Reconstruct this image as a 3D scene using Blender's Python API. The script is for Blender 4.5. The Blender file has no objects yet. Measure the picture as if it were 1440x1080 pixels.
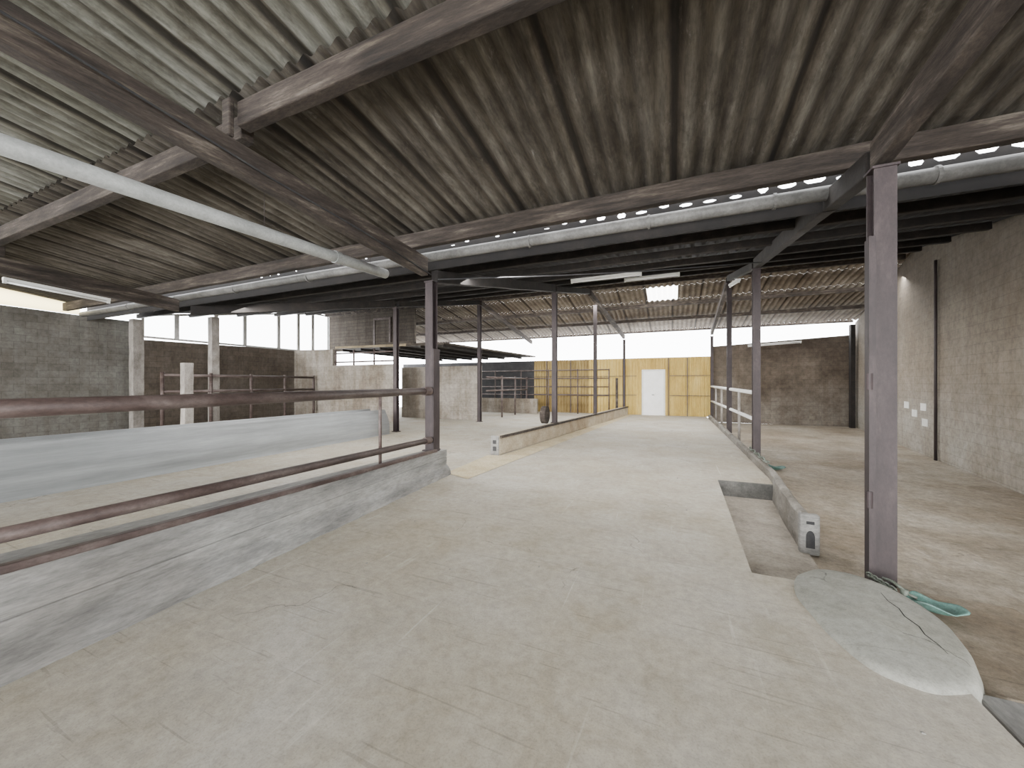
import bpy, math, random
from mathutils import Vector, Matrix
from mathutils.bvhtree import BVHTree
random.seed(4)
C = bpy.context.scene.collection

# ---------------------------------------------------------------- materials
def base_mat(name):
    m = bpy.data.materials.new(name); m.use_nodes = True
    nt = m.node_tree; b = nt.nodes['Principled BSDF']
    return m, nt, b

def noise(nt, vec, scale, detail=6, rough=.6, dist=0):
    n = nt.nodes.new('ShaderNodeTexNoise'); n.inputs['Scale'].default_value = scale
    n.inputs['Detail'].default_value = detail; n.inputs['Roughness'].default_value = rough; n.inputs['Distortion'].default_value = dist
    nt.links.new(vec, n.inputs['Vector']); return n.outputs['Fac']
def ramp(nt, fac, stops):
    r = nt.nodes.new('ShaderNodeValToRGB'); e = r.color_ramp.elements
    e[0].position = stops[0][0]; e[0].color = (*stops[0][1], 1); e[1].position = stops[-1][0]; e[1].color = (*stops[-1][1], 1)
    for p, c in stops[1:-1]:
        q = e.new(p); q.color = (*c, 1)
    nt.links.new(fac, r.inputs['Fac']); return r.outputs[0]
def mul(nt, a, b, f=1.0):
    mx = nt.nodes.new('ShaderNodeMix'); mx.data_type = 'RGBA'; mx.blend_type = 'MULTIPLY'; mx.inputs[0].default_value = f
    nt.links.new(a, mx.inputs[6]); nt.links.new(b, mx.inputs[7]); return mx.outputs[2]
def mapped(nt, stretch, rot=(0,0,0)):
    g = nt.nodes.new('ShaderNodeNewGeometry'); mp = nt.nodes.new('ShaderNodeMapping'); mp.inputs['Scale'].default_value = stretch; mp.inputs['Rotation'].default_value = rot
    nt.links.new(g.outputs['Position'], mp.inputs['Vector']); return mp.outputs[0], g.outputs['Position']
def grey(v): return (v, v, v)

def stain_mat(name, cols, scale=3.0, rough=.85, bump=.2, stretch=(1,1,1), big=.5, bigscale=.35, metallic=0, bumpdist=.02, seam=None, bigcol=None, fine=.35, finescale=None, crust=0):
    m, nt, b = base_mat(name); L = nt.links.new; N = nt.nodes.new
    v, pos = mapped(nt, stretch)
    f1 = noise(nt, v, scale, 8, .65)
    k = len(cols)
    out = ramp(nt, f1, [(.3+.4*i/(k-1), c) for i, c in enumerate(cols)])
    bc = bigcol or grey(1-big)
    out = mul(nt, out, ramp(nt, noise(nt, pos, bigscale, 5), [(.38, bc), (.62, grey(1))]))
    f3 = noise(nt, v, finescale or scale*9, 8, .75)
    out = mul(nt, out, ramp(nt, f3, [(.35, grey(1-fine)), (.6, grey(1))]))
    if crust:
        vs, _ = mapped(nt, (5, 1.3, 1))
        cr = ramp(nt, noise(nt, vs, 1.6, 10, .8, .5), [(.59, grey(0)), (.69, grey(crust))])
        ad = N('ShaderNodeMix'); ad.data_type = 'RGBA'; ad.blend_type = 'ADD'; ad.inputs[0].default_value = 1
        L(out, ad.inputs[6]); L(cr, ad.inputs[7]); out = ad.outputs[2]
        vs, _ = mapped(nt, (2.2, .9, 1))
        out = mul(nt, out, ramp(nt, noise(nt, vs, 1.5, 9, .75, .5), [(.38, (.42,.38,.33)), (.52, grey(1))]), .75)
    if seam:
        sx = N('ShaderNodeSeparateXYZ'); L(pos, sx.inputs[0])
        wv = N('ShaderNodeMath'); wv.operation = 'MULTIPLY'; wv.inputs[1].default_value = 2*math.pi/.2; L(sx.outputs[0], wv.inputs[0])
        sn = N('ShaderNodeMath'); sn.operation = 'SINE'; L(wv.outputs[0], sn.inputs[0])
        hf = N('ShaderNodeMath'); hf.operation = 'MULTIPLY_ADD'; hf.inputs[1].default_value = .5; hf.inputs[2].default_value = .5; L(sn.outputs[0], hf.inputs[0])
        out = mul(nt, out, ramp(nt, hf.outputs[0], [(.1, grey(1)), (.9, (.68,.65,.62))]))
        d = N('ShaderNodeMath'); d.operation = 'DIVIDE'; d.inputs[1].default_value = seam; L(sx.outputs[0], d.inputs[0])
        f = N('ShaderNodeMath'); f.operation = 'FRACT'; L(d.outputs[0], f.inputs[0])
        out = mul(nt, out, ramp(nt, f.outputs[0], [(0, (.12,.1,.08)), (.045, (.2,.17,.14)), (.06, (.85,.8,.76)), (.14, grey(1)), (.9, grey(1)), (.97, (.75,.7,.65)), (1, (.2,.16,.13))]), .9)
    L(out, b.inputs['Base Color'])
    b.inputs['Roughness'].default_value = rough; b.inputs['Metallic'].default_value = metallic
    if bump:
        ad = N('ShaderNodeMath'); ad.operation = 'MULTIPLY_ADD'; ad.inputs[1].default_value = .3; L(f3, ad.inputs[0]); L(f1, ad.inputs[2])
        bp = N('ShaderNodeBump'); bp.inputs['Strength'].default_value = bump; bp.inputs['Distance'].default_value = bumpdist
        L(ad.outputs[0], bp.inputs['Height']); L(bp.outputs[0], b.inputs['Normal'])
    return m

def concrete_mat(name, lo, mid, hi, dirt=(.72,.66,.55), crack=.5, dark=.7, blotch=.35):
    m, nt, b = base_mat(name); L = nt.links.new; N = nt.nodes.new
    v, pos = mapped(nt, (1,1,1))
    out = ramp(nt, noise(nt, pos, 1.1, 10, .7, .4), [(.25, lo), (.5, mid), (.75, hi)])
    out = mul(nt, out, ramp(nt, noise(nt, pos, .45, 6, .6), [(.36, dirt), (.64, grey(1))]))
    out = mul(nt, out, ramp(nt, noise(nt, pos, 2.7, 8, .7, .8), [(.34, (.82,.79,.73)), (.54, grey(1))]), blotch)
    out = mul(nt, out, ramp(nt, noise(nt, pos, 14, 10, .8), [(.36, grey(dark)), (.6, grey(1))]))
    out = mul(nt, out, ramp(nt, noise(nt, pos, 90, 4, .7), [(.3, grey(.74)), (.5, grey(1))]))
    for rz, sc, th in ((.3, (1.2, 26, 1), .65), (1.25, (1.0, 30, 1), .66)):
        vs, _ = mapped(nt, sc, (0, 0, rz))
        out = mul(nt, out, ramp(nt, noise(nt, vs, 1.0, 3, .5, .3), [(th, grey(1)), (th+.03, grey(.78))]))
    vs, _ = mapped(nt, (14, .8, 1), (0, 0, -.4))
    sc = ramp(nt, noise(nt, vs, 1.0, 5, .6, .5), [(.64, grey(0)), (.74, grey(.16))])
    ad = N('ShaderNodeMix'); ad.data_type = 'RGBA'; ad.blend_type = 'ADD'; ad.inputs[0].default_value = .6
    L(out, ad.inputs[6]); L(sc, ad.inputs[7]); out = ad.outputs[2]
    nz = N('ShaderNodeTexNoise'); nz.inputs['Scale'].default_value = 1.6; nz.inputs['Detail'].default_value = 6; L(pos, nz.inputs['Vector'])
    va = N('ShaderNodeVectorMath'); va.operation = 'ADD'; L(pos, va.inputs[0]); L(nz.outputs['Color'], va.inputs[1])
    vo = N('ShaderNodeTexVoronoi'); vo.feature = 'DISTANCE_TO_EDGE'; vo.inputs['Scale'].default_value = .45; L(va.outputs[0], vo.inputs['Vector'])
    ck = ramp(nt, vo.outputs['Distance'], [(0, grey(1-crack)), (.004, grey(1))])
    msk = ramp(nt, noise(nt, pos, .9, 3), [(.5, grey(1)), (.56, grey(0))])
    mm = N('ShaderNodeMix'); mm.data_type = 'RGBA'; mm.blend_type = 'ADD'; mm.inputs[0].default_value = 1; L(ck, mm.inputs[6]); L(msk, mm.inputs[7])
    cl = N('ShaderNodeMix'); cl.data_type = 'RGBA'; cl.blend_type = 'DARKEN'; cl.inputs[0].default_value = 1; L(mm.outputs[2], cl.inputs[6]); cl.inputs[7].default_value = (1,1,1,1)
    out = mul(nt, out, cl.outputs[2])
    L(out, b.inputs['Base Color']); b.inputs['Roughness'].default_value = .85
    bp = N('ShaderNodeBump'); bp.inputs['Strength'].default_value = .25; bp.inputs['Distance'].default_value = .006
    L(noise(nt, pos, 22, 10, .75), bp.inputs['Height']); L(bp.outputs[0], b.inputs['Normal'])
    return m

def block_mat(name, c1, c2, mortar, w=.42, h=.2, tint=(.55, .5, .45), ms=.008, streak=.7, topdark=None):
    m, nt, b = base_mat(name); N = nt.nodes.new; L = nt.links.new
    g = N('ShaderNodeNewGeometry'); s = N('ShaderNodeSeparateXYZ'); L(g.outputs['Position'], s.inputs[0])
    a = N('ShaderNodeMath'); a.operation = 'ADD'; L(s.outputs[0], a.inputs[0]); L(s.outputs[1], a.inputs[1])
    c = N('ShaderNodeCombineXYZ'); L(a.outputs[0], c.inputs[0]); L(s.outputs[2], c.inputs[1])
    br = N('ShaderNodeTexBrick'); L(c.outputs[0], br.inputs['Vector'])
    br.inputs['Scale'].default_value = 1; br.inputs['Brick Width'].default_value = w; br.inputs['Row Height'].default_value = h
    br.inputs['Mortar Size'].default_value = ms; br.inputs['Mortar Smooth'].default_value = .6
    br.inputs['Color1'].default_value = (*c1, 1); br.inputs['Color2'].default_value = (*c2, 1); br.inputs['Mortar'].default_value = (*mortar, 1)
    pos = g.outputs['Position']
    out = mul(nt, br.outputs['Color'], ramp(nt, noise(nt, pos, .55, 8, .7), [(.36, tint), (.62, grey(1))]))
    out = mul(nt, out, ramp(nt, noise(nt, pos, 9, 8, .75), [(.34, grey(.66)), (.58, grey(1))]))
    vs, _ = mapped(nt, (2.5, 2.5, .35))
    out = mul(nt, out, ramp(nt, noise(nt, vs, 1.2, 6, .6), [(.4, (.68,.62,.56)), (.56, grey(1))]), streak)
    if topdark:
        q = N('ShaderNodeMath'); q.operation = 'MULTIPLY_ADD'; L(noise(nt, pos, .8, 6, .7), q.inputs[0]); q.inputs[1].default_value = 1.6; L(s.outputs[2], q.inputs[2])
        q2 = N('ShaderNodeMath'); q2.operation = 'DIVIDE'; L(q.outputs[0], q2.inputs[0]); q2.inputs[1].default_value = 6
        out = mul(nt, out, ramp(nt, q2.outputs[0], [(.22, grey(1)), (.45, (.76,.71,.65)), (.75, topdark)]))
    L(out, b.inputs['Base Color'])
    b.inputs['Roughness'].default_value = .95
    ad = N('ShaderNodeMath'); ad.operation = 'MULTIPLY_ADD'; ad.inputs[1].default_value = -1; L(br.outputs['Fac'], ad.inputs[0]); L(noise(nt, pos, 30), ad.inputs[2])
    bp = N('ShaderNodeBump'); bp.inputs['Strength'].default_value = .4; bp.inputs['Distance'].default_value = .008
    L(ad.outputs[0], bp.inputs['Height']); L(bp.outputs[0], b.inputs['Normal'])
    return m

M = {}
M['floor'] = concrete_mat('concrete_floor', (.36,.335,.28), (.45,.425,.37), (.52,.5,.45), dirt=(.88,.83,.73), dark=.72, blotch=.65)
M['penfloor'] = concrete_mat('pen_floor', (.26,.225,.175), (.39,.35,.285), (.49,.445,.375), dirt=(.6,.53,.45), dark=.55, blotch=.9)
M['curb'] = stain_mat('curb_concrete', [(.17,.17,.165),(.28,.278,.265),(.38,.375,.355)], 3.5, .85, .4, stretch=(1,.35,2.2), bigcol=(.7,.68,.66), bigscale=.8)
M['kerb'] = stain_mat('kerb_concrete', [(.12,.11,.095),(.22,.205,.18),(.33,.315,.28)], 3.5, .85, .4, stretch=(1,.6,2), bigcol=(.65,.62,.58), bigscale=.8)
M['curbwarm'] = stain_mat('curb_warm', [(.31,.255,.18),(.43,.375,.28),(.51,.455,.36)], 3, .85, .3, bigcol=(.75,.68,.6))
M['pit'] = stain_mat('pit_concrete', [(.25,.22,.18),(.36,.32,.265),(.44,.4,.335)], 3, .9, .3, big=.25)
M['pitend'] = stain_mat('pit_end_slab', [(.07,.07,.065),(.12,.118,.11),(.18,.176,.163)], 5, .9, .3, big=.25)
M['strip'] = stain_mat('lit_strip', [(.44,.37,.22),(.54,.465,.31),(.6,.53,.38)], 3, .85, .2, bigcol=(.8,.74,.65))  # brighter ochre tone paints the lit patch of floor by the curb
M['mound'] = concrete_mat('mound_concrete', (.26,.26,.235), (.32,.32,.29), (.39,.39,.355), dirt=(.85,.85,.8), crack=.7)
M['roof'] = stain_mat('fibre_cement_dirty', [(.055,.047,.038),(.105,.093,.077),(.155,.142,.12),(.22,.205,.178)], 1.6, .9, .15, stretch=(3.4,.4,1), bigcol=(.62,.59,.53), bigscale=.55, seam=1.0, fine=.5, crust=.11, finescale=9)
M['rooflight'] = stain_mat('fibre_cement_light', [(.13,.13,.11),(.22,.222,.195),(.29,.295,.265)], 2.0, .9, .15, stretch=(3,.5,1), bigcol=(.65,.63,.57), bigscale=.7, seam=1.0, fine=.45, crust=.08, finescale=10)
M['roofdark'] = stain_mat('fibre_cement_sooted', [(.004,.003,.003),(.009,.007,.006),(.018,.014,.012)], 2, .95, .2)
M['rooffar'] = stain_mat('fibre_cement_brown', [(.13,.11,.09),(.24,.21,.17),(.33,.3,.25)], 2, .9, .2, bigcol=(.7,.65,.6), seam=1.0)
M['wood'] = stain_mat('rafter_wood', [(.018,.013,.01),(.04,.03,.024),(.075,.059,.048),(.19,.165,.135)], 5, .88, .5, stretch=(1,.35,2.5), bigcol=(.6,.56,.52), fine=.55)
M['woodx'] = stain_mat('purlin_wood', [(.018,.013,.01),(.04,.03,.024),(.075,.059,.048),(.17,.148,.12)], 5, .88, .5, stretch=(.3,1,3), bigcol=(.5,.46,.42), bigscale=.8, fine=.55)
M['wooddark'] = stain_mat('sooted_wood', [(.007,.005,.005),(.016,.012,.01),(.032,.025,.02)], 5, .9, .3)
M['post'] = stain_mat('brown_painted_steel', [(.02,.013,.014),(.033,.022,.0235),(.06,.043,.043)], 6, .65, .15, stretch=(1,1,.4), bigcol=(.75,.7,.7))
M['rust'] = stain_mat('rusty_pipe', [(.05,.033,.029),(.095,.07,.064),(.17,.14,.128)], 6, .55, .2, stretch=(1,.5,1), bigcol=(.75,.68,.66), metallic=.15)
M['pipe'] = stain_mat('grey_plastic', [(.24,.25,.245),(.32,.33,.32),(.38,.39,.38)], 4, .55, .05, big=.2, fine=.25)
M['gutter'] = stain_mat('weathered_gutter', [(.09,.088,.083),(.155,.152,.145),(.23,.227,.217)], 3, .6, .05, big=.35)
M['trough'] = stain_mat('smooth_cement_trough', [(.22,.23,.235),(.31,.325,.33),(.4,.415,.42)], 1.2, .5, .05, stretch=(1,.25,4), big=.2, fine=.15)
M['yellow'] = stain_mat('ochre_cladding', [(.45,.31,.07),(.56,.41,.11),(.63,.49,.17)], 2, .7, .05, stretch=(1,1,.3), bigcol=(.85,.8,.72), fine=.2)
M['yellowdark'] = stain_mat('ochre_cladding_brown', [(.22,.155,.05),(.33,.24,.085),(.43,.33,.13)], 2, .75, .05, stretch=(1,1,.3), bigcol=(.6,.54,.46), fine=.25)  # darker, browner copy of the cladding colour for the left part
M['door'] = stain_mat('white_paint', [(.8,.8,.78),(.86,.86,.85),(.9,.9,.9)], 3, .6, .05, big=.05, fine=.05)
M['white'] = stain_mat('white_casing', [(.6,.6,.57),(.7,.7,.67),(.75,.75,.73)], 5, .5, .02, big=.1, fine=.1)
M['frame'] = stain_mat('pale_window_frame', [(.45,.44,.42),(.6,.59,.57),(.7,.69,.67)], 5, .7, .05, big=.2)
M['whitepost'] = stain_mat('whitewashed', [(.2,.175,.15),(.34,.31,.28),(.46,.43,.39)], 6, .85, .2, stretch=(1,1,.5))
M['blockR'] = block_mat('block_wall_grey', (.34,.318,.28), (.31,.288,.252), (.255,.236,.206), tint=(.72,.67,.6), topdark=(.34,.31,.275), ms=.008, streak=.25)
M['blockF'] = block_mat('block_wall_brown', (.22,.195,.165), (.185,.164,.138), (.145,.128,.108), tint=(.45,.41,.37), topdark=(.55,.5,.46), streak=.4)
M['blockL'] = block_mat('block_wall_dark', (.185,.18,.165), (.155,.15,.137), (.115,.11,.1), tint=(.6,.57,.53), streak=.4)  # darker grey blocks of the left side wall
M['blockW'] = block_mat('block_wall_washed', (.33,.3,.258), (.28,.254,.218), (.225,.204,.175), tint=(.55,.5,.44))
M['plank'] = block_mat('brown_planks', (.1,.085,.07), (.076,.064,.053), (.03,.026,.021), w=2.6, h=.17, tint=(.65,.62,.58), ms=.01)
M['baywall'] = block_mat('bay_block_wall', (.15,.128,.105), (.12,.102,.085), (.085,.073,.061), tint=(.6,.56,.51), streak=.5)
M['dark'] = stain_mat('near_black', [(.02,.02,.022),(.035,.035,.038),(.06,.06,.06)], 3, .8, .1)
M['black'] = stain_mat('black_gap', [(.004,.004,.004),(.006,.006,.006)], 3, 1, 0)
M['loft'] = stain_mat('loft_sheet', [(.03,.027,.023),(.05,.046,.039),(.075,.07,.06)], 2, .85, .1)
M['gold'] = stain_mat('raw_timber', [(.26,.2,.115),(.35,.28,.165),(.43,.355,.22)], 4, .85, .1)
M['teal'] = stain_mat('teal_enamel', [(.07,.15,.125),(.13,.27,.235),(.24,.36,.32)], 9, .5, .2)
M['chain'] = stain_mat('oxidised_metal', [(.1,.11,.085),(.2,.23,.19),(.3,.34,.3)], 20, .6, .3, metallic=.4)
m, nt, b = base_mat('translucent_yellow'); b.inputs['Base Color'].default_value = (.85,.68,.3,1)
tr = nt.nodes.new('ShaderNodeBsdfTranslucent'); tr.inputs[0].default_value = (.95,.8,.42,1)
mxs = nt.nodes.new('ShaderNodeMixShader'); mxs.inputs[0].default_value = .75
nt.links.new(b.outputs[0], mxs.inputs[1]); nt.links.new(tr.outputs[0], mxs.inputs[2]); nt.links.new(mxs.outputs[0], nt.nodes['Material Output'].inputs[0]); M['tyellow'] = m
m, nt, b = base_mat('skylight_sheet')
tr = nt.nodes.new('ShaderNodeBsdfTranslucent'); tr.inputs[0].default_value = (.95,.95,.9,1)
nt.links.new(tr.outputs[0], nt.nodes['Material Output'].inputs[0]); M['sky'] = m
m, nt, b = base_mat('window_glass')
tr = nt.nodes.new('ShaderNodeBsdfTransparent'); tr.inputs[0].default_value = (.93,.95,.95,1)
nt.links.new(tr.outputs[0], nt.nodes['Material Output'].inputs[0]); M['glass'] = m

# ---------------------------------------------------------------- helpers
def meta(o, label=None, category=None, group=None, kind=None):
    if label: o['label'] = label
    if category: o['category'] = category
    if group: o['group'] = group
    if kind: o['kind'] = kind
    return o

def mk(name, verts, faces, mat, parent=None, smooth=False, bevel=0, **kw):
    vs = [Vector(v) for v in verts]
    lo = Vector([min(v[i] for v in vs) for i in range(3)]); hi = Vector([max(v[i] for v in vs) for i in range(3)])
    org = Vector(((lo.x+hi.x)/2, (lo.y+hi.y)/2, lo.z))
    me = bpy.data.meshes.new(name); me.from_pydata([v-org for v in vs], [], faces); me.update()
    if smooth:
        me.polygons.foreach_set('use_smooth', [True]*len(me.polygons))
    me.materials.append(mat if not isinstance(mat, str) else M[mat])
    o = bpy.data.objects.new(name, me); C.objects.link(o)
    if parent:
        o.parent = parent; o.location = org - parent.location
    else: o.location = org
    if bevel:
        bm = o.modifiers.new('b', 'BEVEL'); bm.width = bevel; bm.segments = 2; bm.limit_method = 'ANGLE'
    return meta(o, **kw)

def empty(name, loc, **kw):
    o = bpy.data.objects.new(name, None); o.location = loc; o.empty_display_size = .2; C.objects.link(o)
    return meta(o, **kw)

BF = [(0,3,2,1),(4,5,6,7),(0,1,5,4),(1,2,6,5),(2,3,7,6),(3,0,4,7)]
def boxv(x0,x1,y0,y1,z0,z1):
    return [(x0,y0,z0),(x1,y0,z0),(x1,y1,z0),(x0,y1,z0),(x0,y0,z1),(x1,y0,z1),(x1,y1,z1),(x0,y1,z1)]
def box(name,x0,x1,y0,y1,z0,z1,mat,**kw):
    return mk(name, boxv(x0,x1,y0,y1,z0,z1), BF, mat, **kw)
def merge(parts):
    V=[];F=[]
    for v,f in parts:
        k=len(V); V+=list(v); F+=[tuple(i+k for i in q) for q in f]
    return V,F

def beamv(p0, p1, w, h, seg=1, jit=.006):
    p0=Vector(p0);p1=Vector(p1); d=(p1-p0); hd=Vector((d.x,d.y,0)).normalized(); s=Vector((hd.y,-hd.x,0))*(w/2)
    V=[];F=[]
    for i in range(seg+1):
        c=p0+d*(i/seg)
        j = (random.uniform(-jit,jit) if seg>1 else 0)
        V+=[c-s+Vector((0,0,j)),c+s+Vector((0,0,j)),c+s+Vector((0,0,h+j)),c-s+Vector((0,0,h+j*.5))]
    for i in range(seg):
        a=4*i
        for k in range(4):
            F.append((a+k,a+4+k,a+4+(k+1)%4,a+(k+1)%4))
    F.append((0,1,2,3)); F.append((4*seg+3,4*seg+2,4*seg+1,4*seg))
    return V,F
def beam(name,p0,p1,w,h,mat,seg=1,bevel=.012,**kw):
    V,F=beamv(p0,p1,w,h,seg); return mk(name,V,F,mat,bevel=bevel,**kw)

def tubev(pts,r,n=16,cap=True):
    pts=[Vector(p) for p in pts]; V=[];F=[]
    for i,p in enumerate(pts):
        t=(pts[min(i+1,len(pts)-1)]-pts[max(i-1,0)]).normalized()
        up=Vector((0,0,1)) if abs(t.z)<.9 else Vector((0,1,0))
        a=t.cross(up).normalized(); b_=a.cross(t).normalized()
        rr=r[i] if isinstance(r,(list,tuple)) else r
        for k in range(n):
            an=2*math.pi*k/n; V.append(p+a*math.cos(an)*rr+b_*math.sin(an)*rr)
    for i in range(len(pts)-1):
        for k in range(n):
            F.append((i*n+k,i*n+(k+1)%n,(i+1)*n+(k+1)%n,(i+1)*n+k))
    if cap:
        F.append(tuple(range(n))[::-1]); F.append(tuple((len(pts)-1)*n+k for k in range(n)))
    return V,F
def tube(name,pts,r,mat,n=16,**kw):
    V,F=tubev(pts,r,n); return mk(name,V,F,mat,smooth=True,**kw)

def hsec(x,y,z0,z1,w=.16,dp=.18,t=.02,rot=0):
    pr=[(-w/2,-dp/2),(w/2,-dp/2),(w/2,-dp/2+t),(t/2,-dp/2+t),(t/2,dp/2-t),(w/2,dp/2-t),(w/2,dp/2),(-w/2,dp/2),(-w/2,dp/2-t),(-t/2,dp/2-t),(-t/2,-dp/2+t),(-w/2,-dp/2+t)]
    c,s=math.cos(rot),math.sin(rot); pr=[(a*c-b*s,a*s+b*c) for a,b in pr]; n=len(pr)
    V=[(x+a,y+b,z0) for a,b in pr]+[(x+a,y+b,z1) for a,b in pr]
    F=[(i,(i+1)%n,n+(i+1)%n,n+i) for i in range(n)]+[tuple(range(n))[::-1],tuple(range(n,2*n))]
    return V,F

def corr(name,x0,x1,y0,z0,y1,z1,mat,amp=.03,per=.2,rows=4,step=8,**kw):
    nx=int((x1-x0)/per*step); V=[];F=[]
    for j in range(rows+1):
        f=j/rows
        for i in range(nx+1):
            x=x0+(x1-x0)*i/nx
            V.append((x,y0+(y1-y0)*f,z0+(z1-z0)*f+amp*math.sin(2*math.pi*x/per)))
    for j in range(rows):
        for i in range(nx):
            a=j*(nx+1)+i; F.append((a,a+1,a+nx+2,a+nx+1))
    return mk(name,V,F,mat,smooth=True,**kw)

# ---------------------------------------------------------------- floors
YB=-9
V=[(-17.2,YB,0),(1.42,YB,0),(1.42,2.9,0),(1.22,3.7,0),(.62,3.68,0),(-17.2,3.68,0),
   (.7,7.03,0),(-17.2,7.03,0),(1.47,7.05,0),(1.52,7.05,0),(1.55,20.5,0),(-17.2,20.5,0),
   (1.42,YB,-.3),(1.42,2.9,-.3),(1.22,3.7,-.3),(1.52,7.05,-.3),(1.55,20.5,-.3)]
F=[(0,1,2,3,4,5),(5,4,6,7),(7,6,8,9,10,11),(1,12,13,2),(2,13,14,3),(9,15,16,10)]
mk('floor',V,F,'floor',kind='structure',label='worn beige grey concrete feed passage floor')
PD=-.24
pv=[(.62,3.68,0),(1.22,3.7,0),(1.47,7.05,0),(.7,7.03,0),(.62,3.68,PD),(1.3,3.7,PD),(1.47,7.05,PD),(.7,7.03,PD)]
mk('floor',pv,[(4,5,6,7),(0,1,5,4),(3,0,4,7)],'pit',kind='structure',label='sunken rectangular pit in concrete floor')
mk('floor',[(.7,7.03,PD),(1.47,7.05,PD),(1.47,7.05,0),(.7,7.03,0),(.68,6.97,PD),(1.46,6.99,PD),(1.46,6.99,-.002),(.68,6.97,-.002)],BF,'pitend',kind='structure',label='grey slab closing the end of the pit')
mk('floor',[(1.1,YB,-.265),(9,YB,-.25),(9,20.5,-.25),(1.3,20.5,-.265)],[(0,1,2,3)],'penfloor',kind='structure',label='stained lower concrete pen floor')

# ---------------------------------------------------------------- walls
def poly_wall(name,pts,th,mat,label,**kw):
    n=len(pts); t=Vector(th); V=[Vector(p) for p in pts]+[Vector(p)+t for p in pts]
    F=[tuple(range(n)),tuple(range(n,2*n))[::-1]]+[(i,n+i,n+(i+1)%n,(i+1)%n) for i in range(n)]
    return mk(name,V,F,mat,kind='structure',label=label,**kw)
def zroof(y):
    if y<5.3: return 4.75-.13*y
    if y<13.9: return 3.85+.183*(y-5.45)
    return 5.4-.17*(y-13.9)
def xr(y): return 5.4+.16*(y-9.1)
rp=[(xr(1),1,-.25),(xr(20.4),20.4,-.25),(xr(20.4),20.4,4.22),(xr(17),17,4.8),(xr(13.9),13.9,5.33),(xr(9),9,4.45),(xr(5.5),5.5,3.81),(xr(4.8),4.8,3.81),(xr(1),1,4.5)]
poly_wall('wall_right',rp,(.2,0,0),'blockR','tall concrete block side wall under the roof')
poly_wall('wall_back',[(1.75,20.4,-.25),(7.2,20.4,-.25),(7.2,20.4,3.72),(1.75,20.4,3.42)],(0,.2,0),'blockF','brown stained concrete block end wall')
poly_wall('wall_left',[(-17,-1,0),(-17,6.5,0),(-17,6.5,3.75),(-17,5.3,3.75),(-17,-1,3.9)],(-.2,0,0),'blockL','dark grey concrete block side wall')
poly_wall('wall_left',[(-17,6.5,0),(-17,14.4,0),(-17,14.4,3.3),(-17,6.5,3.15)],(-.2,0,0),'baywall','grey brown dirty block wall below windows')
mk('window_1',[(-17,0,3.9),(-17,5.25,3.76),(-17,5.25,4.08),(-17,0,4.72)],[(0,1,2,3)],'tyellow',kind='structure',label='yellow translucent sheet strip above block wall')
ye=[6.7,7.7,9.0,10.1,11.6,12.6,13.4,14.35]
for i in range(len(ye)-1):
    a,b_=ye[i],ye[i+1]; zb_=3.22; za=zroof(a)-.05; zc=zroof(b_)-.05
    w=.07; V1=[(-17,a,zb_),(-17,b_,zb_),(-17,b_,zc),(-17,a,za),(-17,a+w,zb_+w),(-17,b_-w,zb_+w),(-17,b_-w,zc-w),(-17,a+w,za-w)]
    V2=[(x+.05,y,z) for x,y,z in V1]; V=V1+V2
    F=[]
    for k in range(4):
        k2=(k+1)%4
        F+=[(k,k2,4+k2,4+k),(8+k,8+k2,12+k2,12+k),(4+k,4+k2,12+k2,12+k),(k,k2,8+k2,8+k)]
    f=mk('window_%d'%(i+2),V,F,'frame',kind='structure',label='pale framed side window pane below the roof')
    mk('pane',[(-16.97,a+w,zb_+w),(-16.97,b_-w,zb_+w),(-16.97,b_-w,zc-w),(-16.97,a+w,za-w)],[(0,1,2,3)],'glass',parent=f)

ZY=2.95
def cladding(name,x0,x1,z0,z1,label,mat='yellow'):
    V=[];F=[];x=x0;p=[]
    while x<x1-.01:
        for dx,dy in ((0,0),(.06,0),(.08,-.05),(.13,-.05),(.15,0)):
            if x+dx<x1: p.append((x+dx,20.38+dy))
        x+=.165
    p.append((x1,20.38))
    n=len(p); V=[(a,b,z0) for a,b in p]+[(a,b,z1) for a,b in p]; F=[(i,i+1,n+i+1,n+i) for i in range(n-1)]
    return mk(name,V,F,mat,kind='structure',label=label)
cladding('wall_back',-7.4,-4.2,0,ZY,'brownish ochre ribbed sheet end wall','yellowdark')
cladding('wall_back',-4.2,-1.42,0,ZY,'golden yellow ribbed sheet end wall')
cladding('wall_back',-.34,1.75,0,ZY,'golden yellow ribbed sheet end wall beside white door')
cladding('wall_back',-1.42,-.34,2.3,ZY,'golden yellow ribbed sheet above white door')
poly_wall('wall_back',[(-17,20.4,0),(-7.4,20.4,0),(-7.4,20.4,ZY),(-17,20.4,ZY)],(0,.2,0),'dark','end wall below the loft, dark colour painting the recess shade')  # near-black colour stands in for the deep shade under the loft
d=empty('door_1',(-.88,20.33,0),kind='structure',label='white painted door in yellow cladding')
box('door_frame',-1.44,-1.37,20.26,20.36,0,2.34,'white',parent=d); box('door_frame',-.39,-.32,20.26,20.36,0,2.34,'white',parent=d); box('door_frame',-1.37,-.39,20.26,20.36,2.27,2.34,'white',parent=d)
parts=[(boxv(-1.37,-.39,20.3,20.34,.01,2.27),BF)]
for i in range(6):
    x=-.78+i*.07; parts.append((boxv(x,x+.02,20.285,20.3,.1,2.2),BF))
V,F=merge(parts); mk('door_leaf',V,F,'door',parent=d)
V,F=tubev([(-.85,20.3,1.05),(-.85,20.25,1.05),(-.95,20.25,1.05)],.014,8); mk('handle',V,F,'dark',parent=d)

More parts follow.
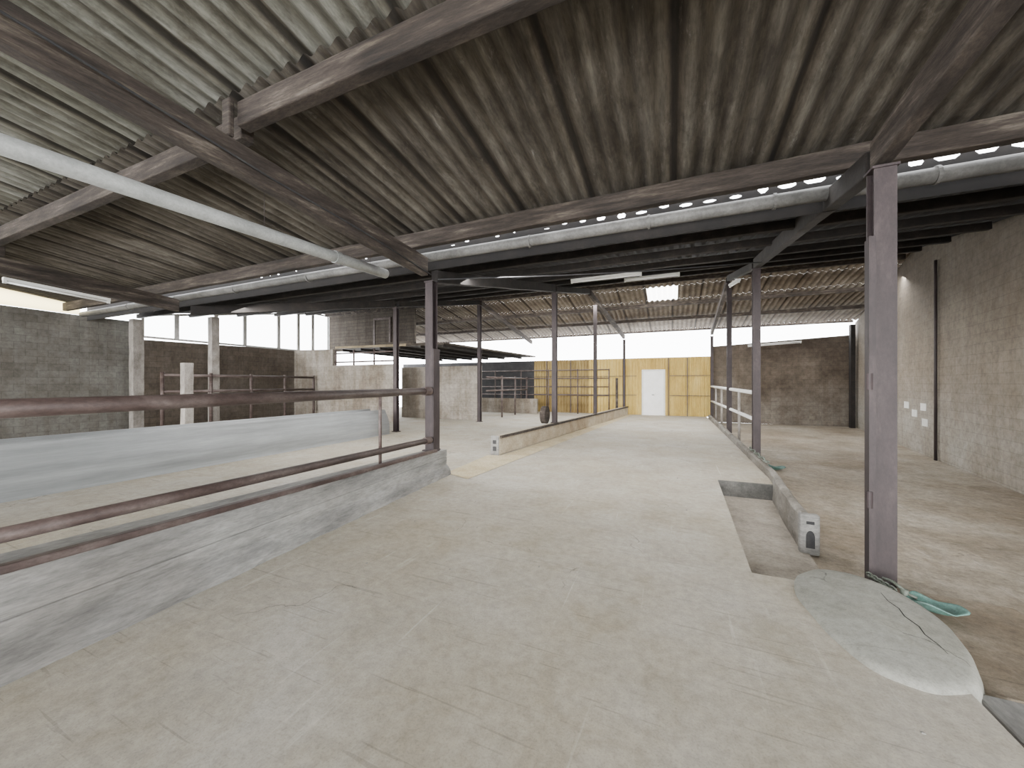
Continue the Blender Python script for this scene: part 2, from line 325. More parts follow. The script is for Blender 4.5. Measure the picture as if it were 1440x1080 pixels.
for i,x in enumerate((-6.6,-5.2,-3.9,-.16,.7)):
    box('stud',x-.018,x+.018,20.24,20.33,0,ZY-.02,'rust',label='brown steel stud against yellow sheet wall',category='stud',group='end wall studs')
for z in (1.0,2.0):
    box('wall_rail',-7.4,-1.7,20.29,20.325,z,z+.03,'rust',label='brown horizontal rail on yellow sheet wall',category='rail',group='end wall rails')
    box('wall_rail',-.12,1.7,20.29,20.325,z,z+.03,'rust',label='brown horizontal rail on yellow sheet wall',category='rail',group='end wall rails')

# ---------------------------------------------------------------- roofs
corr('ceiling',-17.2,8.2,-9,4.4,-2,5.07,'rooflight',step=4,kind='structure',label='pale corrugated roof underside added behind the camera to block sky')  # unseen roof slope added behind the camera to cut sky light
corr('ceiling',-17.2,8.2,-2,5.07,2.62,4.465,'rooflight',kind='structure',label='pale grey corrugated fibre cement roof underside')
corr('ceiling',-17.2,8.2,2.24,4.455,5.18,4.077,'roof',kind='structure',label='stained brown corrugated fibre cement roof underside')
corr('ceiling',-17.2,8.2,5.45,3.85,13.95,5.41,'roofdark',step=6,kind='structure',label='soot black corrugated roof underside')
def zf(y): return 5.4-.17*(y-13.9)
corr('ceiling',-17.2,8.2,13.8,5.42,14.9,zf(14.9),'rooffar',step=6,rows=1,kind='structure',label='brown corrugated roof underside by the ridge')
corr('ceiling',-17.2,-.9,14.9,zf(14.9),16.2,zf(16.2),'rooffar',step=6,rows=1,kind='structure',label='brown corrugated roof underside beside skylight')
corr('ceiling',.2,8.2,14.9,zf(14.9),16.2,zf(16.2),'rooffar',step=6,rows=1,kind='structure',label='brown corrugated roof underside beside skylight')
corr('ceiling',-17.2,8.2,16.2,zf(16.2),20.2,zf(20.2),'rooffar',step=6,rows=2,kind='structure',label='brown corrugated roof underside toward the eaves')
corr('window_20',-.9,.2,14.9,zf(14.9),16.2,zf(16.2),'sky',step=6,rows=1,kind='structure',label='white translucent corrugated skylight sheet')
V=[];F=[]
yy=5.4
def quad(x0,x1,z0,z1):
    k=len(V); V.extend([(x0,yy,z0),(x1,yy,z0),(x1,yy,z1),(x0,yy,z1)]); F.append((k,k+1,k+2,k+3))
H0,H1=3.94,4.075
quad(-17,8,3.6,H0); quad(-17,-9,H0,4.2); quad(-9,8,H1,4.2)
x=-9.0
while x<7.6:
    if x>.6: hw=random.uniform(.1,.22); a=random.uniform(0,.03); b_=a+random.uniform(.05,.1); skip=.1
    elif x>-1.6: hw=random.uniform(.05,.16); a=random.uniform(.0,.04); b_=a+random.uniform(.025,.07); skip=.25
    else: hw=random.uniform(.03,.08); a=random.uniform(.02,.06); b_=a+random.uniform(.01,.025); skip=.5
    if random.random()<skip: b_=a
    quad(x,x+.28-hw,H0,H1)
    x0,x1=x+.28-hw,x+.28; e=hw*random.uniform(.15,.4)
    s1_,s2_=random.uniform(.25,.48),random.uniform(.25,.48)
    for u0,u1,s0,s1 in ((x0,x0+e,s1_,0),(x0+e,x1-e,0,0),(x1-e,x1,0,s2_)):
        hh=b_-a; k=len(V)
        V.extend([(u0,yy,H0),(u1,yy,H0),(u1,yy,H0+a+hh*s1+.0005),(u0,yy,H0+a+hh*s0+.0005)]); F.append((k,k+1,k+2,k+3)); k=len(V)
        V.extend([(u0,yy,H0+b_-hh*s0),(u1,yy,H0+b_-hh*s1),(u1,yy,H1),(u0,yy,H1)]); F.append((k,k+1,k+2,k+3))
    x+=.28
quad(x,8,H0,H1)
mk('trim_1',V,F,'roofdark',kind='structure',label='dark valley closure strip with daylight gaps')

g=empty('gutter',(0,5.27,3.69),label='long grey round valley gutter pipe under roof',category='gutter')
tube('gutter_pipe',[(-16.9,5.27,3.77),(-8,5.27,3.79),(0,5.27,3.77),(4.6,5.27,3.76)],.08,'gutter',parent=g)
for x in [-14,-11.6,-9.2,-6.8,-4.4,-2,-.3,1.1,2.5,3.9]:
    V,F=tubev([(x,5.27,3.767),(x+.03,5.27,3.767)],.093,16); mk('bracket',V,F,'gutter',parent=g)

def purlin(y,h=.24,w=.12,mat='woodx',dz=-.02,x0=-16.95,x1=7.4,label='weathered timber purlin under corrugated roof',grp='roof purlins'):
    z=zroof(y)-.03-h+dz
    return beam('purlin',(x0,y,z),(x1,y,z),w,h,mat,seg=30,label=label,category='beam',group=grp)
purlin(.1,x1=4.0)
beam('purlin',(-16.95,2.44,4.12),(-4.05,2.44,4.12),.13,.24,'woodx',seg=16,label='weathered timber purlin under corrugated roof',category='beam',group='roof purlins')
beam('purlin',(-3.95,2.34,4.15),(4.2,2.34,4.15),.13,.24,'woodx',seg=16,label='dark timber purlin meeting rafter at cleat',category='beam',group='roof purlins')
purlin(4.93,x1=4.65)
for y in (6.6,8.1,9.8,11.4,13.0): purlin(y,h=.14,w=.1,mat='wooddark',x1=xr(y)-.1,label='soot blackened timber purlin',grp='sooted purlins')
for y in (14.15,16.4,18.2): purlin(y,h=.14,w=.1,mat='wood',x1=xr(y)-.1,label='dark brown purlin under far roof slope',grp='far purlins')
beam('eaves_beam',(-16.95,20.28,4.24),(7.1,20.28,4.24),.06,.12,'woodx',seg=20,label='straight timber eaves beam above daylight band',category='beam')

def raf(p0,p1,w=.14,h=.3,mat='wood',label='heavy dark timber rafter'):
    return beam('rafter',p0,p1,w,h,mat,seg=10,label=label,category='beam',group='rafters')
zb=lambda y:3.4+.08*(5.2-y)
zl=lambda y:3.4+.1*(5.33-y)
RL=raf((-4.28,-2,zl(-2)),(-3.83,5.15,zl(5.15)),label='heavy weathered timber rafter on steel post')
RR=raf((1.6,-2,zb(-2)+.1),(1.66,4.25,zb(4.25)),w=.12,h=.25,label='heavy weathered timber rafter on steel post')
raf((-11.3,-2,zb(-2)),(-11.3,5.15,zb(5.15)))
raf((1.66,4.29,3.46),(1.78,10.0,4.25),h=.22,mat='wooddark')
raf((1.78,10.14,4.27),(1.7,13.8,4.94),h=.18,mat='wooddark')
raf((-3.83,5.42,3.37),(-3.28,10.76,4.38),h=.22,mat='wooddark'); raf((-3.28,10.94,4.42),(-2.85,13.75,4.94),h=.18,mat='wooddark')
raf((-11.3,5.42,3.37),(-8.5,9.76,4.16),h=.22,mat='wooddark'); raf((-8.5,9.94,4.2),(-7.5,13.75,4.94),h=.18,mat='wooddark')
raf((-2.85,13.95,4.94),(-2.3,20.0,3.95),w=.12,h=.2); raf((-7.5,13.95,4.94),(-7.5,20.2,3.93),w=.12,h=.2)
raf((1.7,14.05,4.92),(1.75,20.05,3.95),w=.12,h=.2)
for x,y,z0,z1 in ((1.64,2.34,3.94,4.14),(-11.3,2.44,3.94,4.11)):
    box('cleat',x-.07,x+.07,y-.1,y+.1,z0,z1,'woodx',bevel=.01,label='short timber cleat between rafter and purlin',category='cleat',group='cleats')
beam('cleat',(-4.0,2.2,4.02),(-4.0,2.25,4.02),.12,.37,'woodx',label='upright timber cleat block at purlin joint',category='cleat',group='cleats')

# ---------------------------------------------------------------- steel posts
def post(x,y,z0,z1,w=.16,dp=.18,rot=0,label='brown painted steel column',plates=()):
    e=empty('column',(x,y,z0),label=label,category='post',group='steel columns')
    V,F=hsec(x,y,z0,z1,w,dp,.018,rot); mk('shaft',V,F,'post',parent=e)
    box('base_plate',x-w*.75,x+w*.75,y-dp*.75,y+dp*.75,z0,z0+.02,'post',parent=e)
    box('cap_plate',x-w*.6,x+w*.6,y-dp*.6,y+dp*.6,z1-.02,z1,'post',parent=e)
    return e
p1=post(1.66,4.2,-.25,3.46,.15,.14,0,'thick brown steel column with hinge plate beside concrete mound')
V,F=merge([(boxv(1.555,1.575,4.08,4.22,-.25,2.85),BF),(boxv(1.53,1.575,4.07,4.1,-.25,2.85),BF)]); mk('guide_rail',V,F,'post',parent=p1)
for z in (.55,1.55): V,F=tubev([(1.535,4.08,z),(1.535,4.08,z+.14)],.022,12); mk('hinge',V,F,'post',parent=p1)
pl=post(-3.83,5.33,.45,3.37,.15,.15,0,'brown steel column standing on concrete curb end')
V,F=merge([(boxv(-3.74,-3.72,5.24,5.42,.1,2.2),BF)]); mk('side_plate',V,F,'post',parent=pl)
post(1.78,10.05,-.25,4.25,.15,.15); post(1.72,13.95,-.25,4.92,.14,.14); post(1.76,20.15,-.25,3.9,.12,.12)
post(-3.28,10.85,.42,4.38,.14,.14,label='brown steel column on low curb wall'); post(-2.8,14.8,.42,4.72,.13,.13,label='brown steel column on low curb wall'); post(-2.3,20.1,0,3.92,.12,.12,label='brown steel column at yellow wall')
post(-8.5,9.85,0,4.16,.14,.14,label='thin brown steel column in open barn'); post(-7.5,13.85,0,4.94,.14,.14,label='thin brown steel column beside loft')
def wpost(x,y,z1,w,label):
    n=10;V=[];F=[]
    for i in range(n+1):
        z=z1*i/n; j=lambda:random.uniform(-.008,.008)
        V+=[(x-w+j(),y-w+j(),z),(x+w+j(),y-w+j(),z),(x+w+j(),y+w+j(),z),(x-w+j(),y+w+j(),z)]
    for i in range(n):
        a=4*i
        for k in range(4): F.append((a+k,a+(k+1)%4,a+4+(k+1)%4,a+4+k))
    F.append((4*n,4*n+1,4*n+2,4*n+3))
    mk('concrete_post',V,F,'whitepost',bevel=.01,label=label,category='post')
wpost(-15.8,8.3,4.1,.13,'tall whitewashed post in front of side windows')
wpost(-16.4,6.35,3.75,.14,'whitewashed post at end of block wall')
wpost(-12.7,6.0,2.2,.11,'short whitewashed free standing post')

# ---------------------------------------------------------------- near left curb with rails
fx=lambda y:-3.3-.07*y
V=[];F=[];n=40; P=[(.10,0),(.085,.07),(.03,.13),(0,.17),(.0,.3),(-.012,.305),(-.012,.315),(0,.32),(0,1.0),(-.3,1.0),(-.3,0)]
for i in range(n+1):
    y=-1.5+7.1*i/n; h=.62-.034*(y+.0) if y>0 else .62; h=max(h,.43)
    for a,zz in P:
        z = zz if zz<.5 else h
        b_=a+ (random.uniform(-.012,.012) if zz<.2 and a>-.1 else 0)
        V.append((fx(y)+b_,y,z))
m_=len(P)
for i in range(n):
    for k in range(m_): F.append((i*m_+k,(i+1)*m_+k,(i+1)*m_+(k+1)%m_,i*m_+(k+1)%m_))
F.append(tuple(range(m_))); F.append(tuple(n*m_+k for k in range(m_))[::-1])
mk('curb_wall',V,F,'curb',label='low grey cast concrete feed barrier wall with rounded foot',category='curb')
beam('curb_rail',(fx(-1.4)+.02,-1.4,.63),(fx(5.2)+.02,5.2,.455),.07,.05,'rust',seg=8,label='rusty steel edging on top of concrete curb',category='edging')
r=empty('feed_railing',(-3.6,2,.6),label='rusty two pipe feed railing above concrete curb',category='railing')
tube('top_rail',[(fx(-1.4)-.12,-1.4,1.45),(fx(5.22)-.12,5.22,1.48)],.056,'rust',parent=r)
tube('lower_rail',[(fx(-1.4)-.1,-1.4,.8),(fx(5.22)-.1,5.22,.65)],.045,'rust',parent=r)
tube('upright',[(fx(3.95)-.11,3.95,.49),(fx(3.95)-.11,3.95,1.46)],.022,'rust',parent=r)
tube('upright',[(fx(-.9)-.11,-.9,.62),(fx(-.9)-.11,-.9,1.45)],.022,'rust',parent=r)
for y in (5.1,):
    V,F=tubev([(fx(y)-.12,y-.06,1.48),(fx(y)-.12,y+.1,1.48)],.075,16); mk('collar',V,F,'rust',parent=r)
    V,F=tubev([(fx(y)-.1,y-.05,.652),(fx(y)-.1,y+.08,.652)],.062,16); mk('collar',V,F,'rust',parent=r)
# rounded feed trough standing on the floor along the next column row
prof=[(-8.28,0)]
for i in range(13):
    t=i/12; prof.append((-8.3-.16*t+.07*math.sin(math.pi*t), .04+.68*t))
for i in range(9):
    an=math.radians(i*180/8); prof.append((-8.51+.05*math.cos(an), .73+.05*math.sin(an)))
for i in range(9):
    t=i/8; prof.append((-8.58-.5*t, .66-.38*math.sin(math.pi*t)))
prof+=[(-9.1,.78),(-9.16,.78),(-9.2,0)]
m_=len(prof);V=[];F=[];Y0,Y1,ny=-2.0,9.3,12
for j in range(ny+1):
    y=Y0+(Y1-Y0)*j/ny; V+=[(a,y,z) for a,z in prof]
for j in range(ny):
    for k in range(m_-1): F.append((j*m_+k,(j+1)*m_+k,(j+1)*m_+k+1,j*m_+k+1))
F.append(tuple(range(m_))); F.append(tuple(ny*m_+k for k in range(m_))[::-1])
tb=mk('feed_trough',V,F,'trough',label='long low smooth blue grey feed trough on barn floor',category='feed trough')
for p_ in tb.data.polygons: p_.use_smooth = len(p_.vertices)==4
# ---------------------------------------------------------------- inner curb on left row
ax,ay,bx,by=-3.65,7.5,-2.2,20.1
V,F=beamv((ax,ay,0),(bx,by,0),.2,.42,20); mk('curb_wall',V,F,'curbwarm',bevel=.02,label='low ochre stained concrete curb along feed passage',category='curb')
c=empty('curb_end_plate',(ax,ay-.03,0),label='grey steel end plate with slots on curb end',category='plate',group='curb end plates')
box('plate',ax-.1,ax+.1,ay-.05,ay-.015,.0,.44,'curb',parent=c,bevel=.01); box('slot',ax-.04,ax+.04,ay-.06,ay-.05,.1,.2,'dark',parent=c); box('slot',ax-.04,ax+.04,ay-.06,ay-.05,.26,.34,'dark',parent=c)
V,F=beamv((ax+.12,ay,.38),(bx+.1,by,.38),.04,.06); mk('curb_rail',V,F,'woodx',label='weathered edging board on low curb',category='edging')
mk('floor',[(-3.72,5.62,.006),(-3.15,5.4,.006),(-1.85,20.2,.006),(-2.15,20.2,.006),(-3.5,7.5,.006),(-3.8,7.4,.006)],[(0,1,2,3,4,5)],'strip',kind='structure',label='ochre strip along curb painting brightly lit floor')
V=[];F=[]; pts=[(1.38,5.05),(1.43,5.9),(1.5,6.7),(1.57,7.5)]+[(1.57+.06*i/14,7.5+12.3*i/14) for i in range(1,15)]
pts2=[]
for i in range(len(pts)-1):
    for u in (0,.25,.5,.75): pts2.append((pts[i][0]*(1-u)+pts[i+1][0]*u,pts[i][1]*(1-u)+pts[i+1][1]*u))
pts2.append(pts[-1])
for x,y in pts2:
    h=.14+random.uniform(-.022,.012); w1=.06+random.uniform(-.012,.008)
    V+=[(x-.075,y,-.26),(x+.075,y,-.26),(x+w1,y,h-.03),(x+w1-.03,y,h),(x-w1+.03,y,h),(x-w1,y,h-.03)]
for i in range(len(pts2)-1):
    for k in range(6): F.append((6*i+k,6*(i+1)+k,6*(i+1)+(k+1)%6,6*i+(k+1)%6))
F.append(tuple(range(6))); F.append(tuple(6*(len(pts2)-1)+k for k in range(6))[::-1])
mk('curb_wall',V,F,'kerb',label='low worn concrete curb beside pen',category='curb')
c=empty('curb_end_plate',(1.38,5.0,-.26),label='rough blue grey end block with arched hole on curb',category='plate',group='curb end plates')
box('plate',1.285,1.465,4.96,5.05,-.26,.18,'curb',parent=c,bevel=.02)
V=[(1.375+.04*math.cos(a),4.955,-.06+ (.07*math.sin(a))) for a in [math.pi*i/10 for i in range(11)]]+[(1.335,4.955,-.18),(1.415,4.955,-.18)]
mk('hole',V,[tuple(range(13))],'dark',parent=c)
box('slot',1.34,1.41,4.95,4.96,.08,.11,'dark',parent=c)
r=empty('pen_railing',(1.75,15,0),label='pale worn pipe railing between steel columns',category='railing')
tube('top_rail',[(1.76,10.14,1.4),(1.74,20.08,1.48)],.05,'white',parent=r); tube('lower_rail',[(1.76,10.14,.78),(1.74,20.08,.78)],.045,'white',parent=r)
for y in (12.2,16.2,18.2): tube('upright',[(1.75,y,-.25),(1.75,y,1.42)],.035,'whitepost',parent=r)
# mound
AX,AY,AZ=1.45,3.7,.05; CX,CY,RX,RY=1.24,3.27,.41,.7
V=[(AX,AY,AZ+.028)];F=[];R=18;S=80
for j in range(1,R+1):
    q=j/R
    for k in range(S):
        a=2*math.pi*k/S; wob=1+.035*math.sin(3*a+1)+.02*math.sin(5*a)+.008*math.sin(11*a)
        ex,ey=CX+RX*wob*math.cos(a),CY+RY*wob*math.sin(a)
        x=AX+(ex-AX)*q; y=AY+(ey-AY)*q
        z=(AZ*(1-q**1.4)+.028*(1-q**8)) if q<1 else -.06
        V.append((x,y,z))
for k in range(S): F.append((0,1+k,1+(k+1)%S))
for j in range(R-1):
    for k in range(S): F.append((1+j*S+k,1+(j+1)*S+k,1+(j+1)*S+(k+1)%S,1+j*S+(k+1)%S))
mnd=mk('concrete_mound',V,F,'mound',smooth=True,label='low cracked concrete mound around steel column foot',category='mound')
bv=BVHTree.FromPolygons([Vector(v) for v in V],F)
def hz_(x,y):
    h=bv.ray_cast(Vector((x,y,1)),Vector((0,0,-1))); return h[0].z if h[0] else 0
cp=[(1.4,3.55),(1.395,3.44),(1.42,3.36),(1.41,3.27),(1.44,3.18),(1.43,3.1),(1.455,3.02),(1.46,2.95)]
V=[];F=[]
for i,(x,y) in enumerate(cp):
    ww=.001+.003*math.sin(math.pi*(i+.5)/len(cp)); V+=[(x-ww,y,hz_(x-ww,y)+.0015),(x+ww,y+.004,hz_(x+ww,y)+.0015)]
F=[(2*i,2*i+1,2*i+3,2*i+2) for i in range(len(cp)-1)]
mk('crack',V,F,'black',parent=mnd)
V,F=beamv((1.56,-3,-.25),(1.56,2.78,-.25),.2,.22,16); mk('curb_wall',V,F,'curb',bevel=.015,label='plain concrete curb edge along passage floor',category='curb')
tube('rebar',[(1.44,-1,-.03),(1.44,1.6,-.02),(1.435,2.35,-.01),(1.44,2.5,-.03)],.006,'rust',n=8,label='exposed rusty reinforcement bar along concrete edge',category='rebar')
V,F=beamv((1.9,2.82,-.25),(1.94,4.05,-.25),.84,.18,6,.01); mk('pad_footing',V,F,'penfloor',bevel=.03,label='broad concrete footing pad beside steel column',category='footing')

def bowl(x,y,z,rr,rot,label):
    e=empty('drinking_bowl',(x,y,z),label=label,category='water bowl',group='animal water bowls')
    V=[];F=[];S=32
    P=[(.01,0),(.45,.02),(.8,.22),(1,.42),(1.07,.45),(1.0,.5),(.93,.42),(.72,.2),(.4,.1),(.01,.08)]
    for a,b_ in P:
        for k in range(S):
            t=2*math.pi*k/S; ex=1.4 if math.cos(t)>0 else .9; wb=1+.07*math.sin(4*t)+.04*math.sin(7*t+1)
            cx,sy=a*rr*math.cos(t)*ex*wb,a*rr*math.sin(t)*wb*.8
            V.append((x+cx*math.cos(rot)-sy*math.sin(rot),y+cx*math.sin(rot)+sy*math.cos(rot),z+b_*rr*(1+.3*math.sin(3*t))))
    for j in range(len(P)-1):
        for k in range(S): F.append((j*S+k,j*S+(k+1)%S,(j+1)*S+(k+1)%S,(j+1)*S+k))
    mk('basin',V,F,'teal',parent=e,smooth=True)
    vx,vy=x-math.cos(rot)*rr*1.05,y-math.sin(rot)*rr*1.05
    V,F=merge([tubev([(vx,vy,z+.0),(vx,vy,z+rr*.7)],rr*.2,12),tubev([(vx,vy,z+rr*.5),(x-math.cos(rot)*rr*.5,y-math.sin(rot)*rr*.5,z+rr*.4)],rr*.1,10)])
    mk('valve',V,F,'chain',parent=e,smooth=True)
    V,F=tubev([(vx,vy,z+rr*.6),(vx-.03,vy+.08,z+rr*.8),(vx-.05,vy+.18,z+rr*.6)],rr*.1,8); mk('supply_pipe',V,F,'chain',parent=e,smooth=True)
bowl(1.72,3.68,-.04,.12,-.6,'weathered dented teal enamel drinking bowl beside concrete mound')
bowl(2.0,9.6,-.25,.15,-.4,'teal drinking bowl at foot of steel column')
def ring(c_,ax1,ax2,r1,r2,t):
    pts=[Vector(c_)+Vector(ax1)*math.cos(2*math.pi*k/10)*r1+Vector(ax2)*math.sin(2*math.pi*k/10)*r2 for k in range(11)]
    return tubev(pts,t,6,False)
parts=[]
for i in range(9):
    u=i/8; x=1.5+.06*u; y=3.98-.2*u
    parts.append(ring((x,y,max(hz_(x,y),-.05)+.022),(.4,-.9,0),((.9,.4,0) if i%2 else (0,0,1)),.028,.018,.006))
V,F=merge(parts); mk('chain',V,F,'chain',smooth=True,label='short oxidised link chain at column foot',category='chain')
parts=[]
for i in range(8):
    u=i/7; p=(1.575,9.5-1.5*u,.19); parts.append(ring(p,(0,-1,0),((1,0,0) if i%2 else (0,0,1)),.06,.035,.014))
V,F=merge(parts); mk('chain',V,F,'chain',smooth=True,label='short oxidised link chain lying on curb',category='chain')

# ---------------------------------------------------------------- pipes / lamps
p=empty('drain_pipe',(-4.4,2,3.3),label='long pale grey drain pipe hung under roof',category='pipe')
tube('pipe',[(-4.5,-1.5,3.27),(-4.5,4.0,3.45),(-4.5,4.95,3.485)],.078,'pipe',parent=p)
for y in (3.9,): V,F=tubev([(-4.5,y,3.352+.033*(y-1)),(-4.5,y+.1,3.355+.033*(y-1))],.09,16); mk('coupling',V,F,'pipe',parent=p,smooth=False)
for y in (.8,2.9,4.6): tube('hanger',[(-4.5,y,3.42+.033*(y-1)),(-4.5,y,4.68-.13*y)],.003,'post',n=6,parent=p)
def lamp(a,b_,label='long white fluorescent batten lamp'):
    a=Vector(a);b_=Vector(b_); e=empty('tube_lamp',(a+b_)/2,label=label,category='lamp',group='tube lamps')
    V,F=beamv(a,b_,.09,.05); mk('housing',V,F,'white',parent=e)
    dn=Vector((0,0,-.03)); V,F=tubev([a+dn,b_+dn],.018,10); mk('lamp_tube',V,F,'door',parent=e,smooth=True)
    d=(b_-a).normalized()
    for q,s_ in ((a,1),(b_,-1)):
        V,F=beamv(q+Vector((0,0,-.055)),q+d*s_*.04+Vector((0,0,-.055)),.05,.06); mk('socket',V,F,'white',parent=e)
lamp((-2.5,9.8,4.37),(-.7,9.8,4.37)); lamp((-1.3,11.4,4.68),(.2,11.4,4.68)); lamp((-11.2,2.5,3.5),(-11.2,3.9,3.4)); lamp((3.2,19.9,3.35),(5.2,19.9,3.45)); lamp((1.6,11.2,4.3),(1.6,12.8,4.55))
tube('cable',[(-3.95,-1.5,4.25),(-4.0,0,4.08),(-3.95,1,3.98),(-3.9,2.6,3.78),(-3.83,3.8,3.66),(-3.74,5.2,3.45)],.01,'dark',n=8,label='black electric cable along timber rafter',category='cable')
tube('cable',[(-3.74,5.4,3.42),(-2,7,3.72),(-.5,8,3.9),(1.7,9,4.1)],.012,'dark',n=8,label='black electric cable sagging below sooted roof',category='cable')

# ---------------------------------------------------------------- loft and left back area
lf=empty('loft',(-11,15,3.2),label='timber edged loft platform over animal pens',category='loft')
mk('deck',[(-14.4,12.6,3.25),(-8.4,12.6,3.2),(-7.3,20.2,3.15),(-14.4,20.2,3.2),(-14.4,12.6,3.31),(-8.4,12.6,3.26),(-7.3,20.2,3.21),(-14.4,20.2,3.26)],BF,'loft',parent=lf)
beam('edge_board',(-14.4,12.55,3.24),(-10.3,12.55,3.2),.05,.1,'gold',parent=lf); beam('edge_board',(-10.3,12.55,3.2),(-8.4,12.55,3.19),.05,.08,'plank',parent=lf); beam('edge_board',(-8.37,12.57,3.2),(-7.27,20.2,3.15),.05,.07,'plank',parent=lf)
for i in range(6):
    x=-14+i*1.1; beam('joist',(x,12.62,3.1),(x+.4,20.1,3.06),.06,.12,'wooddark',parent=lf)
poly_wall('wall_back',[(-17,12.4,0),(-10.7,12.4,0),(-10.7,12.4,2.45),(-14.4,12.4,2.45),(-14.4,12.4,3.2),(-17,12.4,3.25)],(0,.15,0),'blockW','worn pale concrete block partition wall')
poly_wall('wall_back',[(-12,14.3,0),(-7.7,14.3,0),(-7.7,14.3,2.4),(-12,14.3,2.4)],(0,.15,0),'blockW','worn concrete block partition under loft')
poly_wall('wall_back',[(-17,14.4,3.33),(-11.3,14.4,3.33),(-11.3,14.4,5.28),(-17,14.4,5.28)],(0,.1,0),'plank','brown boarded loft room wall')
dd=empty('door_2',(-13.2,14.35,3.35),kind='structure',label='brown wooden loft door with frame')
box('door_frame',-13.8,-13.7,14.3,14.4,3.35,4.9,'rust',parent=dd); box('door_frame',-12.8,-12.7,14.3,14.4,3.35,4.9,'rust',parent=dd); box('door_frame',-13.7,-12.8,14.3,14.4,4.8,4.9,'rust',parent=dd); box('door_leaf',-13.7,-12.8,14.33,14.39,3.35,4.8,'plank',parent=dd)
for i,(x0,x1,h,y) in enumerate(((-12.2,-10.2,.16,13.0),(-11.8,-9.6,.12,13.45),(-10.6,-9.0,.1,13.9))):
    beam('stored_board',(x0,y,3.3),(x1,y,3.29),.22,h,'plank',label='dark timber board stored on loft platform',category='board',group='boards on loft')
def rail(name,pts2,zs,r_,ups,label):
    (xa,ya),(xb,yb)=pts2; e=empty(name,((xa+xb)/2,(ya+yb)/2,0),label=label,category='railing')
    for z in zs: tube('rail',[(xa,ya,z),(xb,yb,z)],r_,'rust',n=10,parent=e)
    for u,z0,z1 in ups: tube('upright',[(xa+(xb-xa)*u,ya+(yb-ya)*u,z0),(xa+(xb-xa)*u,ya+(yb-ya)*u,z1)],r_*1.1,'rust',n=10,parent=e)
rail('pen_railing',((-14.35,12.47),(-10.75,12.47)),(2.6,3.0),.035,[(u,2.45,3.15) for u in (.02,.33,.66,.98)],'dark pipe railing above block partition')
rail('pen_railing',((-11.2,19.6),(-3.0,19.6)),(1.0,1.45,1.9,2.35),.03,[(u,0,2.4) for u in (.0,.2,.4,.6,.8,1)],'dark four bar pen railing before yellow wall')
rail('pen_railing',((-15.4,6.6),(-15.4,12.2)),(1.35,1.9),.05,[(u,0,2.0) for u in (.0,.25,.5,.75,1)],'rusty pipe pen railing by boarded wall')
rail('pen_railing',((-7.5,14.5),(-7.5,19.4)),(1.3,1.9),.04,[(u,0,2.0) for u in (.33,.66,1)],'dark pipe pen railing beneath the loft')
box('low_wall',-11,-6.7,18.9,19.05,0,.8,'blockW',label='low pale concrete block pen wall',category='wall')
box('timber_post',-2.62,-2.5,19.2,19.32,0,1.9,'wood',bevel=.01,label='dark timber gate post beside passage',category='post')
V,F=tubev([(-3.55,10.5,.68),(-3.4,10.5,.68)],.26,24); mk('barrel_end',V,F,'wood',label='round dark brown wooden disc beside column',category='disc')
y=12.3; tube('wall_pipe',[(xr(y)-.05,y,-.25),(xr(y)-.05,y,4.6)],.03,'post',n=10,label='thin dark vertical pipe on block wall',category='pipe')
box('corner_post',xr(20)-.25,xr(20)-.1,19.9,20.1,-.25,4.1,'wooddark',label='dark timber post in wall corner',category='post')
for i,(y,z) in enumerate(((17.6,.92),(15.9,.9),(15.3,.72),(14.2,.9),(13.6,.7),(13.0,.9),(12.9,.5))):
    mk('painted_block',[(xr(y)-.012,y,z),(xr(y+.36)-.012,y+.36,z),(xr(y+.36)-.012,y+.36,z+.19),(xr(y)-.012,y,z+.19),(xr(y)+.01,y,z),(xr(y+.36)+.01,y+.36,z),(xr(y+.36)+.01,y+.36,z+.19),(xr(y)+.01,y,z+.19)],BF,'white',label='white painted block in grey wall',category='block',group='white painted blocks')

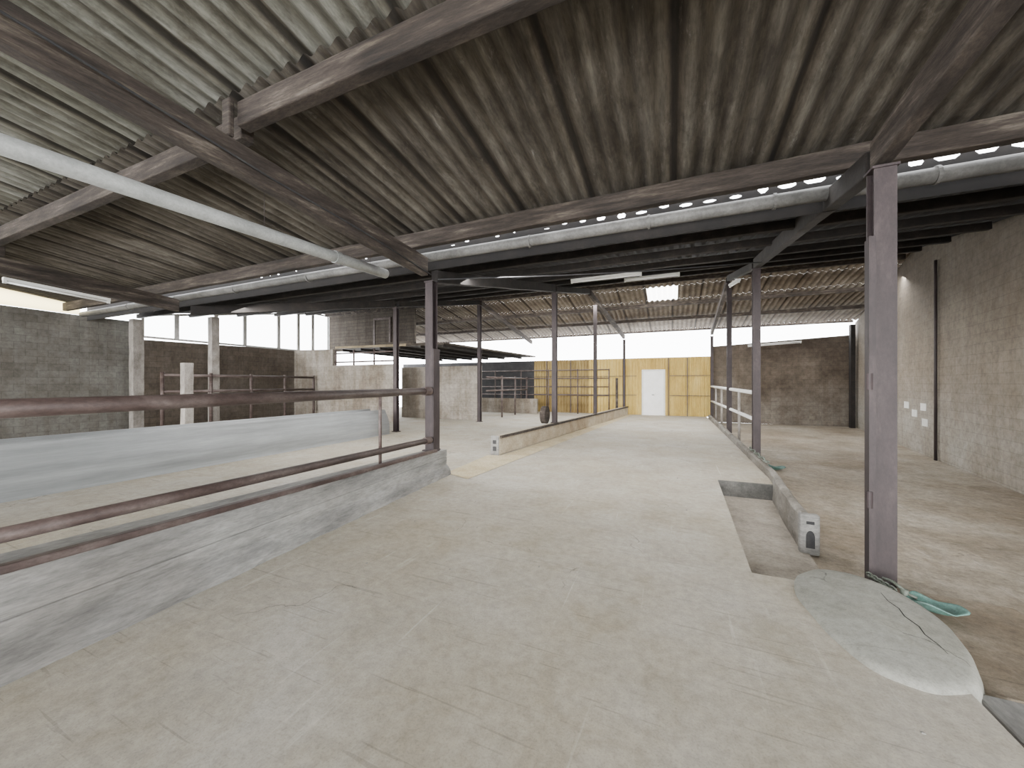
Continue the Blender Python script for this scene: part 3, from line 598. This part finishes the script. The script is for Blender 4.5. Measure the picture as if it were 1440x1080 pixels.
for i in range(26):
    x=random.uniform(-2.8,1.2); y=random.uniform(1.8,7)
    if .5<x<1.5 and y>2.4: continue
    r_=random.uniform(.004,.01)
    V=[(x+r_*random.uniform(.6,1.3)*a,y+r_*random.uniform(.6,1.3)*b_,.001+r_*(.6 if c_>0 else 0)) for a,b_,c_ in ((-1,-1,0),(1,-1,0),(1,1,0),(-1,1,0),(-.6,-.6,1),(.6,-.6,1),(.6,.6,1),(-.6,.6,1))]
    mk('concrete_crumb',V,BF,'curb',label='tiny loose concrete crumb on floor',category='debris',group='floor crumbs')

# ---------------------------------------------------------------- light
w=bpy.data.worlds.new('w'); bpy.context.scene.world=w; w.use_nodes=True
bg=w.node_tree.nodes['Background']; bg.inputs[0].default_value=(.985,.99,1,1); bg.inputs[1].default_value=13
def sun(name,direction,e,ang,col=(1,1,1)):
    l=bpy.data.lights.new(name,'SUN'); l.energy=e; l.angle=math.radians(ang); l.color=col
    o=bpy.data.objects.new(name,l); C.objects.link(o); o.location=(0,-12,6)
    o.rotation_euler=Vector(direction).to_track_quat('-Z','Y').to_euler()
sun('low_daylight',(-.1,1,-.16),6.0,28,(1,.985,.96))
def area(name,loc,direction,sx,sy,e,col=(1,.98,.95)):
    l=bpy.data.lights.new(name,'AREA'); l.shape='RECTANGLE'; l.size=sx; l.size_y=sy; l.energy=e; l.color=col
    o=bpy.data.objects.new(name,l); C.objects.link(o); o.location=loc
    o.rotation_euler=Vector(direction).to_track_quat('-Z','Y').to_euler()
area('fill_light',(-5,6.2,3.6),(0,.6,-1),17,.3,750)  # added fill strip with no real fitting, brightens the middle of the barn
area('fill_light',(-2,14.6,4.75),(0,.4,-1),17,.3,900)  # second added fill strip, brightens the far end

cam=bpy.data.cameras.new('cam'); co=bpy.data.objects.new('camera',cam); C.objects.link(co)
cam.lens=13.0; cam.sensor_width=36; co.location=(0,0,1.6); co.rotation_euler=(math.radians(90),0,math.radians(23.4)); cam.clip_start=.02
bpy.context.scene.camera=co
